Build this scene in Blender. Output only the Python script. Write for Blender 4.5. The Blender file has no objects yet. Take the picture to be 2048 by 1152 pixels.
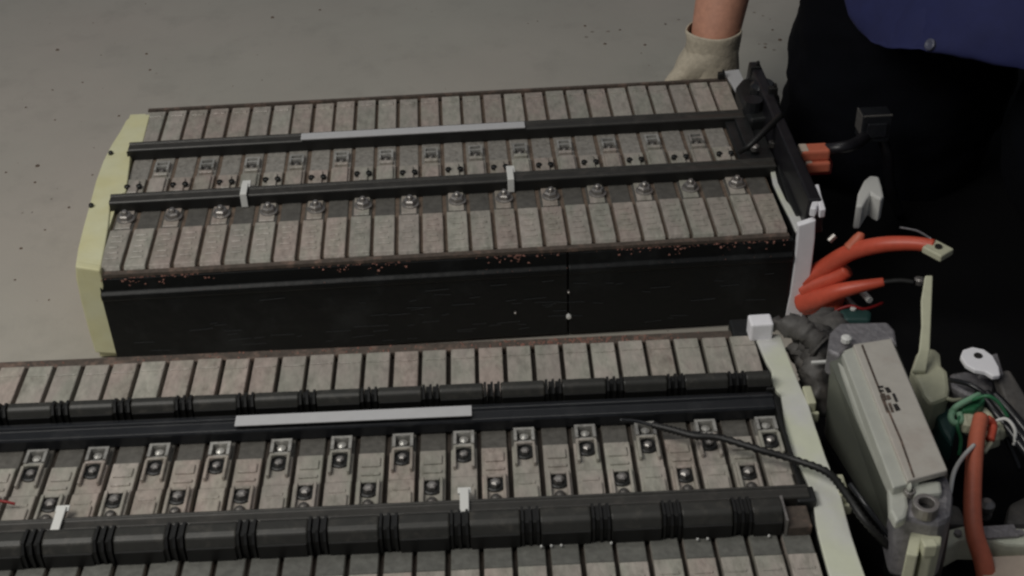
import bpy, bmesh, math, random
import numpy as np
from mathutils import Vector, Matrix, noise
random.seed(7)
S = bpy.context.scene
C = S.collection
# ------------------------------------------------------------------ camera
CAM = (0.2943, -0.8988, 0.7093); ROT = (0.9373, 0.0269, -0.0620); FPX = 2698.3
cd = bpy.data.cameras.new('camera'); cam = bpy.data.objects.new('camera', cd); C.objects.link(cam)
cam.location = CAM; cam.rotation_euler = ROT
cd.sensor_width = 36; cd.lens = FPX / 2048 * 36; cd.clip_start = 0.01; cd.clip_end = 200
cd.dof.use_dof = True; cd.dof.focus_distance = 5.0; cd.dof.aperture_fstop = 48
S.camera = cam
# ------------------------------------------------------------------ dim room light: lamps only
S.view_settings.view_transform = 'Standard'; S.view_settings.look = 'None'
S.view_settings.exposure = 0; S.view_settings.gamma = 1
S.cycles.filter_width = 2.3
w = bpy.data.worlds.new('World'); S.world = w; w.use_nodes = True
w.node_tree.nodes['Background'].inputs[0].default_value = (0.80, 0.86, 1.0, 1)
w.node_tree.nodes['Background'].inputs[1].default_value = 0.10

def area(name, loc, target, sx, sy, power, col):
    l = bpy.data.lights.new(name, 'AREA'); l.shape = 'RECTANGLE'; l.size = sx; l.size_y = sy
    l.energy = power; l.color = col
    o = bpy.data.objects.new(name, l); C.objects.link(o); o.location = loc
    o.rotation_euler = (Vector(target) - Vector(loc)).to_track_quat('-Z', 'Y').to_euler()
    return o
area('work_lamp', (-0.35, -0.55, 1.20), (0.10, -0.05, 0), 0.8, 0.5, 10.0, (1.0, 0.97, 0.91))
area('ceiling_lamp', (0.2, 0.5, 2.3), (0.2, 0.1, 0), 1.4, 0.6, 5.5, (1.0, 0.98, 0.93))

# ------------------------------------------------------------------ frames
from mathutils import Euler
RM = np.array(Euler(ROT, 'XYZ').to_matrix())
def at(u, v, z):
    d = RM @ np.array([(u - 1024) / FPX, -(v - 576) / FPX, -1.0])
    t = (z - CAM[2]) / d[2]
    return Vector((CAM[0] + t * d[0], CAM[1] + t * d[1], z))
P = 0.02; W = 28 * P; D = 0.2607; H1 = 0.0918; H2 = 0.1050
GA = -0.0258; G = Vector((0.4994, -0.1485, 0))
M2 = Matrix.Translation(G) @ Matrix.Rotation(GA, 4, 'Z') @ Matrix.Translation((-W, -D, 0))
M2I = M2.inverted()
def at2(u, v, z): return M2I @ at(u, v, z)

# ------------------------------------------------------------------ materials
MATS = {}
def mat(name, col, rough=0.6, metal=0.0, var=0.0, vs=30, bump=0.0, bs=200, col2=None, rnd=0.0, spec=0.5, dust=None, dscale=60, damt=0.5, stretch=None):
    m = bpy.data.materials.new(name); m.use_nodes = True; MATS[name] = m
    nt = m.node_tree; N = nt.nodes; L = nt.links; b = N['Principled BSDF']
    b.inputs['Roughness'].default_value = rough; b.inputs['Metallic'].default_value = metal
    b.inputs['Specular IOR Level'].default_value = spec
    b.inputs['Base Color'].default_value = (*col, 1)
    geo = N.new('ShaderNodeNewGeometry'); GP = geo.outputs['Position']
    if stretch:
        vm = N.new('ShaderNodeVectorMath'); vm.operation = 'MULTIPLY'; vm.inputs[1].default_value = stretch
        L.new(geo.outputs['Position'], vm.inputs[0]); GP = vm.outputs[0]
    out = None
    if var or rnd or col2 or dust:
        rgb = N.new('ShaderNodeRGB'); rgb.outputs[0].default_value = (*col, 1); out = rgb.outputs[0]
    if col2:
        n = N.new('ShaderNodeTexNoise'); n.inputs['Scale'].default_value = vs; n.inputs['Detail'].default_value = 6
        L.new(GP, n.inputs['Vector'])
        r = N.new('ShaderNodeMapRange'); r.inputs[1].default_value = .38; r.inputs[2].default_value = .62
        L.new(n.outputs[0], r.inputs[0])
        mx = N.new('ShaderNodeMix'); mx.data_type = 'RGBA'; L.new(r.outputs[0], mx.inputs[0]); L.new(out, mx.inputs[6])
        mx.inputs[7].default_value = (*col2, 1); out = mx.outputs[2]
    if var:
        n = N.new('ShaderNodeTexNoise'); n.inputs['Scale'].default_value = vs * 3.1; n.inputs['Detail'].default_value = 8; n.inputs['Roughness'].default_value = .65
        L.new(GP, n.inputs['Vector'])
        r = N.new('ShaderNodeMapRange'); r.inputs[1].default_value = .25; r.inputs[2].default_value = .75
        r.inputs[3].default_value = 1 - var; r.inputs[4].default_value = 1 + var
        L.new(n.outputs[0], r.inputs[0])
        hs = N.new('ShaderNodeHueSaturation'); L.new(out, hs.inputs['Color']); L.new(r.outputs[0], hs.inputs['Value']); out = hs.outputs[0]
    if rnd:
        oi = N.new('ShaderNodeObjectInfo')
        r = N.new('ShaderNodeMapRange'); r.inputs[3].default_value = 1 - rnd; r.inputs[4].default_value = 1 + rnd
        L.new(oi.outputs['Random'], r.inputs[0])
        hs = N.new('ShaderNodeHueSaturation'); L.new(out, hs.inputs['Color']); L.new(r.outputs[0], hs.inputs['Value']); out = hs.outputs[0]
    if dust:
        n = N.new('ShaderNodeTexNoise'); n.inputs['Scale'].default_value = dscale; n.inputs['Detail'].default_value = 9; n.inputs['Roughness'].default_value = .7
        L.new(GP, n.inputs['Vector'])
        r = N.new('ShaderNodeMapRange'); r.inputs[1].default_value = .52; r.inputs[2].default_value = .72; r.inputs[4].default_value = damt
        L.new(n.outputs[0], r.inputs[0])
        mx = N.new('ShaderNodeMix'); mx.data_type = 'RGBA'; L.new(r.outputs[0], mx.inputs[0]); L.new(out, mx.inputs[6])
        mx.inputs[7].default_value = (*dust, 1); out = mx.outputs[2]
    if out is not None: L.new(out, b.inputs['Base Color'])
    if bump:
        n = N.new('ShaderNodeTexNoise'); n.inputs['Scale'].default_value = bs; n.inputs['Detail'].default_value = 5
        L.new(GP, n.inputs['Vector'])
        bp = N.new('ShaderNodeBump'); bp.inputs['Strength'].default_value = bump; bp.inputs['Distance'].default_value = .002
        L.new(n.outputs[0], bp.inputs['Height']); L.new(bp.outputs[0], b.inputs['Normal'])
    return m
mat('floor', (.440, .398, .348), .33, var=.07, vs=1.7, bump=.10, bs=300, col2=(.395, .382, .330), dust=(.26, .24, .21), dscale=14, damt=.34)
mat('cell', (.365, .325, .288), .34, var=.26, vs=60, bump=.35, bs=320, col2=(.325, .318, .270), rnd=.13, dust=(.10, .08, .065), dscale=120, damt=.50, stretch=(1, .45, 1))
mat('cell_brown', (.365, .305, .268), .36, var=.28, vs=70, bump=.35, bs=320, col2=(.325, .298, .252), rnd=.10, dust=(.10, .075, .06), dscale=110, damt=.55, stretch=(1, .5, 1))
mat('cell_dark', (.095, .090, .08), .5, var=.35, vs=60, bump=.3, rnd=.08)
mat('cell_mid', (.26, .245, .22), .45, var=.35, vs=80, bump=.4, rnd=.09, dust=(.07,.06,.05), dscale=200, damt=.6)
mat('cell_front_band', (.125, .125, .112), .5, var=.3, vs=60, bump=.3, rnd=.1, dust=(.08,.075,.07), dscale=150, damt=.6)  # darker grey band on the cell tops in front of the duct
mat('spacer_dark', (.030, .022, .016), .8, var=.4, vs=80)
mat('spacer', (.13, .095, .07), .8, var=.4, vs=80)
mat('black_plastic', (.008, .009, .009), .5, bump=.2, bs=120, dust=(.03, .03, .032), dscale=30, damt=.5)
mat('black_side', (.0045, .0052, .0054), .5, spec=.3, bump=.5, bs=60, dust=(.022, .024, .025), dscale=16, damt=.8)
mat('rail', (.034, .032, .028), .42, var=.2, vs=40, dust=(.09, .08, .07), dscale=90, damt=.5)
mat('rail_black', (.012, .013, .015), .28, var=.2, vs=40, dust=(.05, .05, .05), dscale=60, damt=.4)
mat('end_black', (.010, .0095, .012), .4, var=.2, vs=40, dust=(.04, .036, .036), dscale=60, damt=.4)
mat('conn_black', (.010, .011, .014), .5, bump=.3)
mat('duct', (.026, .0255, .022), .5, var=.2, vs=50, rnd=.1, dust=(.10, .09, .075), dscale=110, damt=.5)
mat('duct_black', (.006, .006, .0055), .5)
mat('white_label', (.50, .50, .505), .45, var=.05, vs=60)
mat('white_clip', (.68, .68, .65), .5)
mat('cream_tape', (.64, .63, .42), .55, var=.05, vs=25, col2=(.62, .59, .34), bump=.15, bs=90)
mat('pale_tape', (.66, .68, .54), .5, var=.05, vs=25, col2=(.64, .64, .62), bump=.1, bs=90)
mat('foam_white', (.90, .89, .92), .6, var=.05, vs=30)
mat('steel', (.36, .34, .32), .42, metal=.8, var=.15, vs=80)
mat('tab_metal', (.44, .43, .40), .34, metal=.35, var=.35, vs=90, rnd=.2, dust=(.10,.09,.08), dscale=180, damt=.6)
mat('dark_steel', (.14, .13, .12), .4, metal=.7, var=.2, vs=80)
mat('brown_rim', (.075, .058, .046), .7, var=.4, vs=70, dust=(.26, .17, .13), dscale=95, damt=.8)
mat('dirt', (.27, .13, .10), .9, var=.4, vs=200)
mat('orange', (.62, .10, .055), .42, var=.12, vs=60)
mat('orange_sheath', (.56, .15, .085), .5, var=.12, vs=60)
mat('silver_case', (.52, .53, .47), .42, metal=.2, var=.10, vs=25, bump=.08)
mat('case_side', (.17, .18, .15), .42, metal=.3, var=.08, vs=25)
mat('case_lid', (.49, .465, .415), .5, metal=.1, var=.08, vs=30, dust=(.36, .28, .24), dscale=20, damt=.5)
mat('cast_grey', (.26, .25, .26), .5, metal=.5, var=.25, vs=80, bump=.5)
mat('cream_plastic', (.55, .55, .40), .45, var=.08, vs=60)
mat('beige_panel', (.52, .43, .35), .6, var=.1, vs=40)
mat('grey_panel', (.62, .64, .52), .5, var=.15, vs=60)
mat('grey_rubber', (.085, .08, .075), .6, var=.3, vs=60, bump=.6, bs=90, dust=(.17, .15, .13), dscale=70, damt=.6)
mat('green', (.03, .16, .07), .45, var=.2, vs=80)
mat('green_pale', (.22, .42, .27), .5)
mat('teal', (.02, .06, .055), .5)
mat('red', (.24, .010, .010), .5)
mat('mat_black', (.003, .003, .0035), .8, spec=.15, bump=.3, bs=80)
mat('trouser', (.0026, .0030, .0050), .95, bump=.4, bs=60, dust=(.006, .006, .009), dscale=12, damt=.6, spec=.12)
mat('shirt', (.0105, .0145, .075), .85, var=.15, vs=15, bump=.3, bs=50)
mat('button', (.07, .075, .11), .4)
mat('scratch', (.035, .038, .040), .6)
mat('stain', (.24, .21, .18), .8, var=.3)
mat('skin', (.60, .30, .205), .55, var=.16, vs=40, bump=.1)
mat('glove', (.52, .46, .355), .75, var=.2, vs=60, bump=.5, bs=160)
mat('hair', (.02, .014, .01), .6)
mat('ink', (.02, .018, .016), .5)

# ------------------------------------------------------------------ mesh helpers
def bx(bm, x0, x1, y0, y1, z0, z1):
    v = [bm.verts.new(p) for p in ((x0,y0,z0),(x1,y0,z0),(x1,y1,z0),(x0,y1,z0),(x0,y0,z1),(x1,y0,z1),(x1,y1,z1),(x0,y1,z1))]
    for f in ((0,3,2,1),(4,5,6,7),(0,1,5,4),(1,2,6,5),(2,3,7,6),(3,0,4,7)): bm.faces.new([v[i] for i in f])
def hexa(bm, pts):     # 4 bottom, 4 top
    v = [bm.verts.new(p) for p in pts]
    for f in ((0,3,2,1),(4,5,6,7),(0,1,5,4),(1,2,6,5),(2,3,7,6),(3,0,4,7)): bm.faces.new([v[i] for i in f])
def prism_x(bm, prof, x0, x1):   # prof: (y,z) loop extruded along x
    a = [bm.verts.new((x0, y, z)) for y, z in prof]; b = [bm.verts.new((x1, y, z)) for y, z in prof]
    n = len(prof); bm.faces.new(a); bm.faces.new(b[::-1])
    for i in range(n): bm.faces.new((a[i], b[i], b[(i+1) % n], a[(i+1) % n]))
def prism_z(bm, poly, z0, z1):
    a = [bm.verts.new((p[0], p[1], z0)) for p in poly]; b = [bm.verts.new((p[0], p[1], z1)) for p in poly]
    n = len(poly); bm.faces.new(a[::-1]); bm.faces.new(b)
    for i in range(n): bm.faces.new((a[i], a[(i+1) % n], b[(i+1) % n], b[i]))
def strip(bm, A, B, th):   # band between two polylines with thickness th (down)
    n = len(A); va = [bm.verts.new(p) for p in A]; vb = [bm.verts.new(p) for p in B]
    dn = Vector((0, 0, -th)); wa = [bm.verts.new(Vector(p) + dn) for p in A]; wb = [bm.verts.new(Vector(p) + dn) for p in B]
    for i in range(n - 1):
        bm.faces.new((va[i], va[i+1], vb[i+1], vb[i])); bm.faces.new((wa[i], wb[i], wb[i+1], wa[i+1]))
        bm.faces.new((va[i], wa[i], wa[i+1], va[i+1])); bm.faces.new((vb[i], vb[i+1], wb[i+1], wb[i]))
    bm.faces.new((va[0], vb[0], wb[0], wa[0])); bm.faces.new((va[-1], wa[-1], wb[-1], vb[-1]))
def lathe(bm, prof, c=(0,0,0), n=12, rot=None):
    rings = []
    for r, z in prof:
        ring = []
        for k in range(n):
            a = 2*math.pi*k/n; p = Vector((r*math.cos(a), r*math.sin(a), z))
            if rot: p = rot @ p
            ring.append(bm.verts.new(p + Vector(c)))
        rings.append(ring)
    for i in range(len(rings)-1):
        for k in range(n):
            bm.faces.new((rings[i][k], rings[i][(k+1)%n], rings[i+1][(k+1)%n], rings[i+1][k]))
    bm.faces.new(rings[0][::-1]); bm.faces.new(rings[-1])
def smooth_path(pts, k=6):
    pts = [Vector(p) for p in pts]; out = []
    for i in range(len(pts)-1):
        p0 = pts[max(i-1,0)]; p1 = pts[i]; p2 = pts[i+1]; p3 = pts[min(i+2,len(pts)-1)]
        for j in range(k):
            t = j/k
            out.append(.5*((2*p1)+(-p0+p2)*t+(2*p0-5*p1+4*p2-p3)*t*t+(-p0+3*p1-3*p2+p3)*t**3))
    out.append(pts[-1]); return out
def tube(bm, pts, r, n=10, k=6, flat=1.0, corr=0.0):
    path = smooth_path(pts, k) if k > 1 else [Vector(p) for p in pts]
    rings = []; m = len(path)
    for i, p in enumerate(path):
        d = (path[min(i+1,m-1)] - path[max(i-1,0)]).normalized()
        up = Vector((0,0,1)) if abs(d.z) < .95 else Vector((1,0,0))
        s = d.cross(up).normalized(); t = s.cross(d)
        rr = (r[0] + (r[1]-r[0])*i/(m-1)) if isinstance(r, tuple) else r
        if corr: rr *= 1 + (corr if i % 2 else -corr)
        rings.append([bm.verts.new(p + s*rr*math.cos(2*math.pi*a/n) + t*rr*flat*math.sin(2*math.pi*a/n)) for a in range(n)])
    for i in range(m-1):
        for a in range(n): bm.faces.new((rings[i][a], rings[i][(a+1)%n], rings[i+1][(a+1)%n], rings[i+1][a]))
    bm.faces.new(rings[0][::-1]); bm.faces.new(rings[-1])
def mesh(name, bm, m, bevel=0, seg=2, smooth=False):
    bmesh.ops.recalc_face_normals(bm, faces=bm.faces)
    me = bpy.data.meshes.new(name); bm.to_mesh(me); bm.free()
    for mm in (m if isinstance(m, (list, tuple)) else [m]): me.materials.append(MATS[mm])
    if smooth: me.polygons.foreach_set('use_smooth', [True]*len(me.polygons))
    return me
def obj(name, bm, m, parent=None, bevel=0, smooth=False, loc=None, kind=None, label=None):
    me = bm if isinstance(bm, bpy.types.Mesh) else mesh(name, bm, m, smooth=smooth)
    o = bpy.data.objects.new(name, me); C.objects.link(o)
    if parent: o.parent = parent
    if loc is not None: o.location = loc
    if bevel:
        b = o.modifiers.new('bevel', 'BEVEL'); b.width = bevel; b.segments = 2; b.limit_method = 'ANGLE'; b.angle_limit = math.radians(35)
    if kind: o['kind'] = kind
    if label: o['label'] = label
    return o
def tag(o, label, cat, group=None):
    o['label'] = label; o['category'] = cat
    if group: o['group'] = group
    return o
def thing(name, label, cat, loc=(0,0,0), group=None):
    o = bpy.data.objects.new(name, None); C.objects.link(o); o.location = loc; o.empty_display_size = .02
    return tag(o, label, cat, group)
B = bmesh.new

# ------------------------------------------------------------------ floor
bm = B(); n = 60
bx(bm, -6, 6, -4, 8, -.05, 0)
obj('floor', bm, 'floor', kind='structure')
bm = B()
spots = [(75,332,1.6),(115,100,1.5),(293,108,1.2),(42,497,1.1),(70,365,1.0),(138,415,1.0),(545,35,1.5),(238,232,1.0),(300,140,1.1),(105,180,.8),(165,165,.8),(12,345,.9),(185,350,.8),(640,20,1.1),(1170,52,1.2),(1210,88,1.3),(1240,60,1.0),(1290,90,1.2),(1560,80,1.6),(1530,95,1.2),(1545,60,1.0),(52,215,.9),(110,240,.8),(90,460,.8),(30,560,.8),(98,600,.7)]
for u, v, s in spots:
    p = at(u, v, 0.0)
    s *= .72; lathe(bm, [(.0022*s, 0), (.0016*s, .0009*s), (.0005*s, .0011*s)], p, 7)
for _ in range(90):
    p = at(random.uniform(0, 1590), random.uniform(5, 700), 0); s = random.uniform(.15, .45)
    lathe(bm, [(.0022*s, 0), (.0014*s, .0012*s)], p, 5)
o = obj('grit', bm, 'spacer', kind='stuff'); o['label'] = 'dark specks of grit scattered on the grey floor'

bm = B()
for u, v, s in ((1205,62,1.6),(1345,60,1.5),(1530,40,1.4),(1520,88,1.8),(70,420,1.3)):
    c_ = at(u, v, 0); a0 = random.uniform(0, 3)
    for _ in range(3):
        cx_, cy_ = c_.x + random.gauss(0, .006*s), c_.y + random.gauss(0, .010*s); r0 = random.uniform(.0008, .0024)
        prism_z(bm, [(cx_ + r0*random.uniform(.5,1.4)*math.cos(2*math.pi*k/7+a0), cy_ + r0*random.uniform(.5,1.2)*math.sin(2*math.pi*k/7+a0)) for k in range(7)], .0001, .0004)
o = obj('floor_scuffs', bm, 'stain', kind='stuff'); o['label'] = 'small brown scuffs and dried marks on the grey floor'
# ------------------------------------------------------------------ cell meshes
G_ = .0016   # half gap
def cell_mesh(prof, H, w=P, extra=None, name='battery_cell', dark=(), mid=(), front_band=None):
    """prof: list of (y, dz) of the top, front to rear"""
    bm = B()
    loop = [(prof[0][0], .004)] + [(y, H + dz) for y, dz in prof] + [(prof[-1][0], .004)]
    a = [bm.verts.new((G_, y, z)) for y, z in loop]; b = [bm.verts.new((w-G_, y, z)) for y, z in loop]
    n = len(loop)
    bm.faces.new(a); bm.faces.new(b[::-1])
    for i in range(n):
        f = bm.faces.new((a[i], b[i], b[(i+1)%n], a[(i+1)%n]))
        yc = (loop[i][0] + loop[(i+1)%n][0])/2
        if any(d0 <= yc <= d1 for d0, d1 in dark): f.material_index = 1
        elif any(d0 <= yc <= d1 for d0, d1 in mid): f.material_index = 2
        if front_band and front_band[0] <= yc <= front_band[1]: f.material_index = 3
    if extra: extra(bm)
    bmesh.ops.recalc_face_normals(bm, faces=bm.faces)
    me = bpy.data.meshes.new(name); bm.to_mesh(me); bm.free()
    for k in ('cell', 'cell_dark', 'cell_mid', 'cell_front_band'): me.materials.append(MATS[k])
    return me
BROWN = {}
def brown_copy(me):
    if me.name in BROWN: return BROWN[me.name]
    c = me.copy(); c.materials[0] = MATS['cell_brown']; return c
def add_cell(me, parent, i, H):
    if random.random() < .35: me = BROWN.setdefault(me.name, brown_copy(me))
    o = bpy.data.objects.new('battery_cell', me); C.objects.link(o); o.parent = parent
    o.location = (i*P + random.uniform(-.0002,.0002), random.uniform(-.0007,.0007), random.uniform(-.0004,.0005))
    b = o.modifiers.new('bevel', 'BEVEL'); b.width = .0007; b.segments = 1; b.limit_method = 'ANGLE'; b.angle_limit = math.radians(35)
    return o
def nut_mesh(r=.0058, h=.0055, washer=.0075):
    bm = B()
    lathe(bm, [(washer,0),(washer,.0010),(r*1.0,.0013)], n=16)
    lathe(bm, [(r,.0012),(r,h*.8),(r*.82,h),(r*.5,h),(r*.5,h*.6)], n=6)
    lathe(bm, [(r*.42,.001),(r*.42,h*1.45),(r*.3,h*1.6)], n=10)
    return mesh('terminal_nut', bm, 'steel')
NUT = nut_mesh()
def child(name, me, parent, loc, rz=0, sc=1):
    o = bpy.data.objects.new(name, me); C.objects.link(o); o.parent = parent; o.location = loc
    o.rotation_euler.z = rz; o.scale = (sc,)*3; return o

# ================================================================== REAR PACK
p1 = thing('battery_pack', 'rear battery pack with long black front side and pale yellow tape on its left end', 'battery pack', group='hybrid battery packs')
bm = B(); bx(bm, .0005, W-.0005, .004, D-.003, .003, H1-.0045); obj('inner_frame', bm, 'spacer', p1)
prof = [(.000,-.003),(.002,0),(.055,0),(.0575,-.0035),(.104,-.0035),(.106,-.001),(.137,-.001),(.139,-.0035),(.176,-.0035),(.190,-.003),(.192,0),(.258,0),(D,-.003)]
def front_ribs(bm):
    for k, y in enumerate((.012,.020,.028,.036,.044)):
        bx(bm, .0045+.0008*(k%2), .0150-.0012*(k%3), y, y+.0022, H1-.0002, H1+.0009)
    bx(bm, .004, .016, .247, .252, H1-.0002, H1+.0008)
def ex_even(bm):       # two small holes either side of a pale stud
    front_ribs(bm)
    bx(bm, .0035, .0165, .060, .0875, H1-.0036, H1-.0018)
    bx(bm, .0060, .0140, .112, .132, H1-.0012, H1+.0012)
def ex_odd(bm):
    front_ribs(bm)
    bx(bm, .0035, .0165, .108, .134, H1-.0012, H1+.0015)
    bx(bm, .0040, .0160, .141, .145, H1-.0036, H1+.0002)
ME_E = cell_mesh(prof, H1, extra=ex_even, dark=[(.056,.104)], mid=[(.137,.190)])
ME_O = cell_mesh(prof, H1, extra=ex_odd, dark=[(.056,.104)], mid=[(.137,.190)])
# little U shaped terminal cover and hole plug
bm = B()
for s in (-1, 1): bx(bm, s*.0055-.0009, s*.0055+.0009, -.007, .007, 0, .0045)
bx(bm, -.0046, .0046, .0052, .007, 0, .0045); bx(bm, -.0046, .0046, -.001, .001, .0018, .0042)
UC = mesh('terminal_cover', bm, 'tab_metal')
bm = B(); lathe(bm, [(.0026,0),(.0026,.0022),(.0018,.0028),(.0014,.0012)], n=10); HOLE = mesh('vent_plug', bm, 'black_plastic')
bm = B(); lathe(bm, [(.0036,0),(.0036,.0016),(.0026,.0030),(.001,.0036)], n=12); STUD = mesh('terminal_stud', bm, 'dark_steel')
for i in range(28):
    c = add_cell(ME_E if i % 2 == 0 else ME_O, p1, i, H1)
    if i % 2 == 0:
        child('terminal_nut', NUT, c, (P*.56, .0735, H1-.0018), random.uniform(0, 1))
        for s in (-1, 1): child('vent_plug', HOLE, c, (P*.5 + s*.0052, .121, H1+.0002))
    else:
        child('terminal_cover', UC, c, (P*.5, .155, H1-.0035)); child('terminal_stud', STUD, c, (P*.5, .150, H1-.0035))
# side cover with its ledge
bm = B()
prism_x(bm, [(-.0004,.086),(-.006,.085),(-.007,.0740),(-.0100,.0715),(-.0100,.0675),(-.0084,.0650),(-.008,.004),(-.0004,.004)], .001, .3775)
prism_x(bm, [(-.0004,.086),(-.006,.085),(-.007,.0740),(-.0100,.0715),(-.0100,.0675),(-.0084,.0650),(-.008,.004),(-.0004,.004)], .3787, W+.003)
obj('side_cover', bm, 'black_side', p1, bevel=.0008)
bm = B(); bx(bm, 0.001, W-.001, -.0058, -.0006, .0862, .0892); obj('front_rim', bm, 'brown_rim', p1)
bm = B(); bx(bm, 0.001, W-.001, D+.0003, D+.004, .070, .0925); obj('rear_rim', bm, 'brown_rim', p1)
bm = B()
for _ in range(430):
    x = random.choice([random.uniform(.002,.56), random.gauss(.45,.02), random.gauss(.2,.02), random.gauss(.04,.02), random.gauss(.52,.02), random.gauss(.33,.015)])
    if not .002 < x < .56: continue
    s = random.uniform(.0003,.0008)*random.choice([1,1,1.5]); z = random.choice([.0852,.0852,.0852,.085-abs(random.gauss(0,.0035))])
    y = -.0062 if z > .085 else -.0068 - (.085-z)*.06
    lathe(bm, [(s,0),(s*.8,s*.7),(s*.2,s)], (x, y + random.uniform(0,.003) if z > .085 else y, z), 5)
for _ in range(60):
    x = random.uniform(.002,.56); s = random.uniform(.0002,.0004)
    lathe(bm, [(s,0),(s*.3,s)], (x, random.uniform(-.0095,-.0075), .0722), 5)
for v in bm.verts: v.co += Vector((noise.noise(v.co*900)*.0011, 0, noise.noise(v.co*700+Vector((5,1,2)))*.0005))
obj('dirt_flecks', bm, 'dirt', p1, kind='stuff')
for x, z, r in ((.3785,.0225,.0022),(.3785,.048,.0012),(.3340,.030,.0011)):
    bm = B(); lathe(bm, [(r,-.002),(r,.001),(r*.6,.0016)], n=12, rot=Matrix.Rotation(math.radians(90),3,'X')); obj('side_screw', bm, 'white_clip' if r > .002 else 'steel', p1, loc=(x, -.0090, z))
bm = B()
for _ in range(70):
    x = random.uniform(.01,.55); z = random.uniform(.008,.060); L_ = random.uniform(.004,.022); t_ = random.uniform(-.0012,.0012); y_ = -.0082 - (z-.004)*.0165
    hexa(bm, [(x,y_,z),(x+L_,y_,z+t_),(x+L_,y_+.0004,z+t_),(x,y_+.0004,z),(x,y_,z+.0003),(x+L_,y_,z+t_+.0003),(x+L_,y_+.0004,z+t_+.0003),(x,y_+.0004,z+.0003)])
obj('scratches', bm, 'scratch', p1, kind='stuff')
# rails
def rail(parent, y0, y1, x0, x1, zb, zt, m='rail', lip=True):
    bm = B(); yy = [(y0,zb),(y0,zt-.001),(y0+.001,zt),(y1-.003,zt),(y1-.0025,zt+.0012),(y1,zt+.0012),(y1,zb)]
    prism_x(bm, yy, x0, x1); return obj('rail', bm, m, parent, bevel=.0004)
r1 = rail(p1, .088, .1000, -.0045, .568, H1-.0030, H1+.0070)
r2 = rail(p1, .1760, .1880, -.0030, .560, H1-.0030, H1+.0070)
for r_, y0 in ((r1, .0872), (r2, .1752)):
    bm = B(); bx(bm, -.004, .566, y0-.0004, y0+.0006, H1-.0032, H1+.0058); obj('rail_face_shade', bm, 'duct_black', r_)  # black sheet on the rail front stands in for its shaded side
bm = B(); bx(bm, .153, .3565, .1745, .1850, H1+.0080, H1+.0095); obj('label_strip', bm, 'white_label', r2, bevel=.0004, label='white label strip on the rear rail')
for x in (.110, .338):
    bm = B(); w_ = .0028
    bx(bm, x-w_, x+w_, .0860, .1030, H1+.0084, H1+.0102); bx(bm, x-w_, x+w_, .0845, .0862, H1-.0030, H1+.0102)
    bx(bm, x-w_, x+w_*1.6, .0990, .1090, H1+.0070, H1+.0090)
    obj('clip', bm, 'white_clip', r1, bevel=.0004)
# left end plate with pale yellow tape following it
ep = B(); bx(ep, -.0155, -.0008, .001, D-.003, .002, H1-.001); epl = obj('end_plate', ep, 'cream_tape', p1)
zt = H1 + .001
A_ = [(150,533),(156,495),(166,455),(180,405),(192,360),(206,322),(222,290),(240,262),(252,240),(262,231)]
B_ = [(200,541),(208,500),(216,455),(221,408),(224,398),(252,382),(259,330),(262,298),(284,290),(300,228)]
bm = B(); strip(bm, [at(u,v,zt) for u,v in A_], [at(u,v,zt) for u,v in B_], .0035)
obj('foam_tape', bm, 'cream_tape', epl, bevel=.0012)
# hanging front end of the tape
bm = B()
fa = [(150,533,.0925),(152,560,.078),(163,610,.052),(175,655,.028),(190,706,.001)]; fb = [(200,541,.0925),(207,570,.078),(216,615,.052),(226,660,.028),(241,709,.001)]
n = len(fa); rings = []
def aty(u, v, y):
    d = RM @ np.array([(u-1024)/FPX, -(v-576)/FPX, -1.0]); t = (y-CAM[1])/d[1]; return Vector((CAM[0]+t*d[0], y, CAM[2]+t*d[2]))
for a, b in zip(fa, fb):
    pa = aty(a[0], a[1], -.004); pb = aty(b[0], b[1], -.007)
    pa.z = max(pa.z, .001); pb.z = max(pb.z, .001)
    rings.append([bm.verts.new(pa), bm.verts.new(pb), bm.verts.new(pb+Vector((0,.008,0))), bm.verts.new(pa+Vector((0,.008,0)))])
for i in range(n-1):
    for k in range(4): bm.faces.new((rings[i][k], rings[i][(k+1)%4], rings[i+1][(k+1)%4], rings[i+1][k]))
bm.faces.new(rings[0]); bm.faces.new(rings[-1][::-1])
obj('foam_tape', bm, 'cream_tape', epl, bevel=.0015)
for u, v in ((183,413),(222,308)):
    bm = B(); lathe(bm, [(.0022,-.004),(.0022,.002),(.0014,.003)], n=10); obj('screw', bm, 'duct_black', epl, loc=at(u,v,H1+.0012))
# right end plate, its foam strip and the black end cover
ep = B(); bx(ep, W+.0035, W+.018, .001, D, .002, H1-.001); epr = obj('end_plate', ep, 'black_plastic', p1)
bm = B()
def yband(bm, L_, R_, y, th):
    rg = []
    for a, b in zip(L_, R_):
        pa = aty(*a, y); pb = aty(*b, y); pa.z = max(pa.z,.001); pb.z = max(pb.z,.001)
        rg.append([bm.verts.new(pa), bm.verts.new(pb), bm.verts.new(pb+Vector((0,th,0))), bm.verts.new(pa+Vector((0,th,0)))])
    for i in range(len(rg)-1):
        for k in range(4): bm.faces.new((rg[i][k], rg[i][(k+1)%4], rg[i+1][(k+1)%4], rg[i+1][k]))
    bm.faces.new(rg[0]); bm.faces.new(rg[-1][::-1])
yband(bm, [(1596,452),(1596,470),(1590,520),(1580,590),(1565,650)], [(1632,440),(1630,480),(1624,530),(1615,590),(1602,650)], -.008, .006)
obj('foam_strip', bm, 'foam_white', epr, bevel=.001)
bm = B(); zz = H1+.0015
strip(bm, [at(u,v,zz) for u,v in ((1540,335),(1546,365),(1562,400),(1580,435),(1592,462))], [at(u,v,zz) for u,v in ((1549,335),(1556,365),(1572,400),(1600,432),(1634,440))], .003)
obj('foam_tape', bm, 'pale_tape', epr, bevel=.0006)
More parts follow.
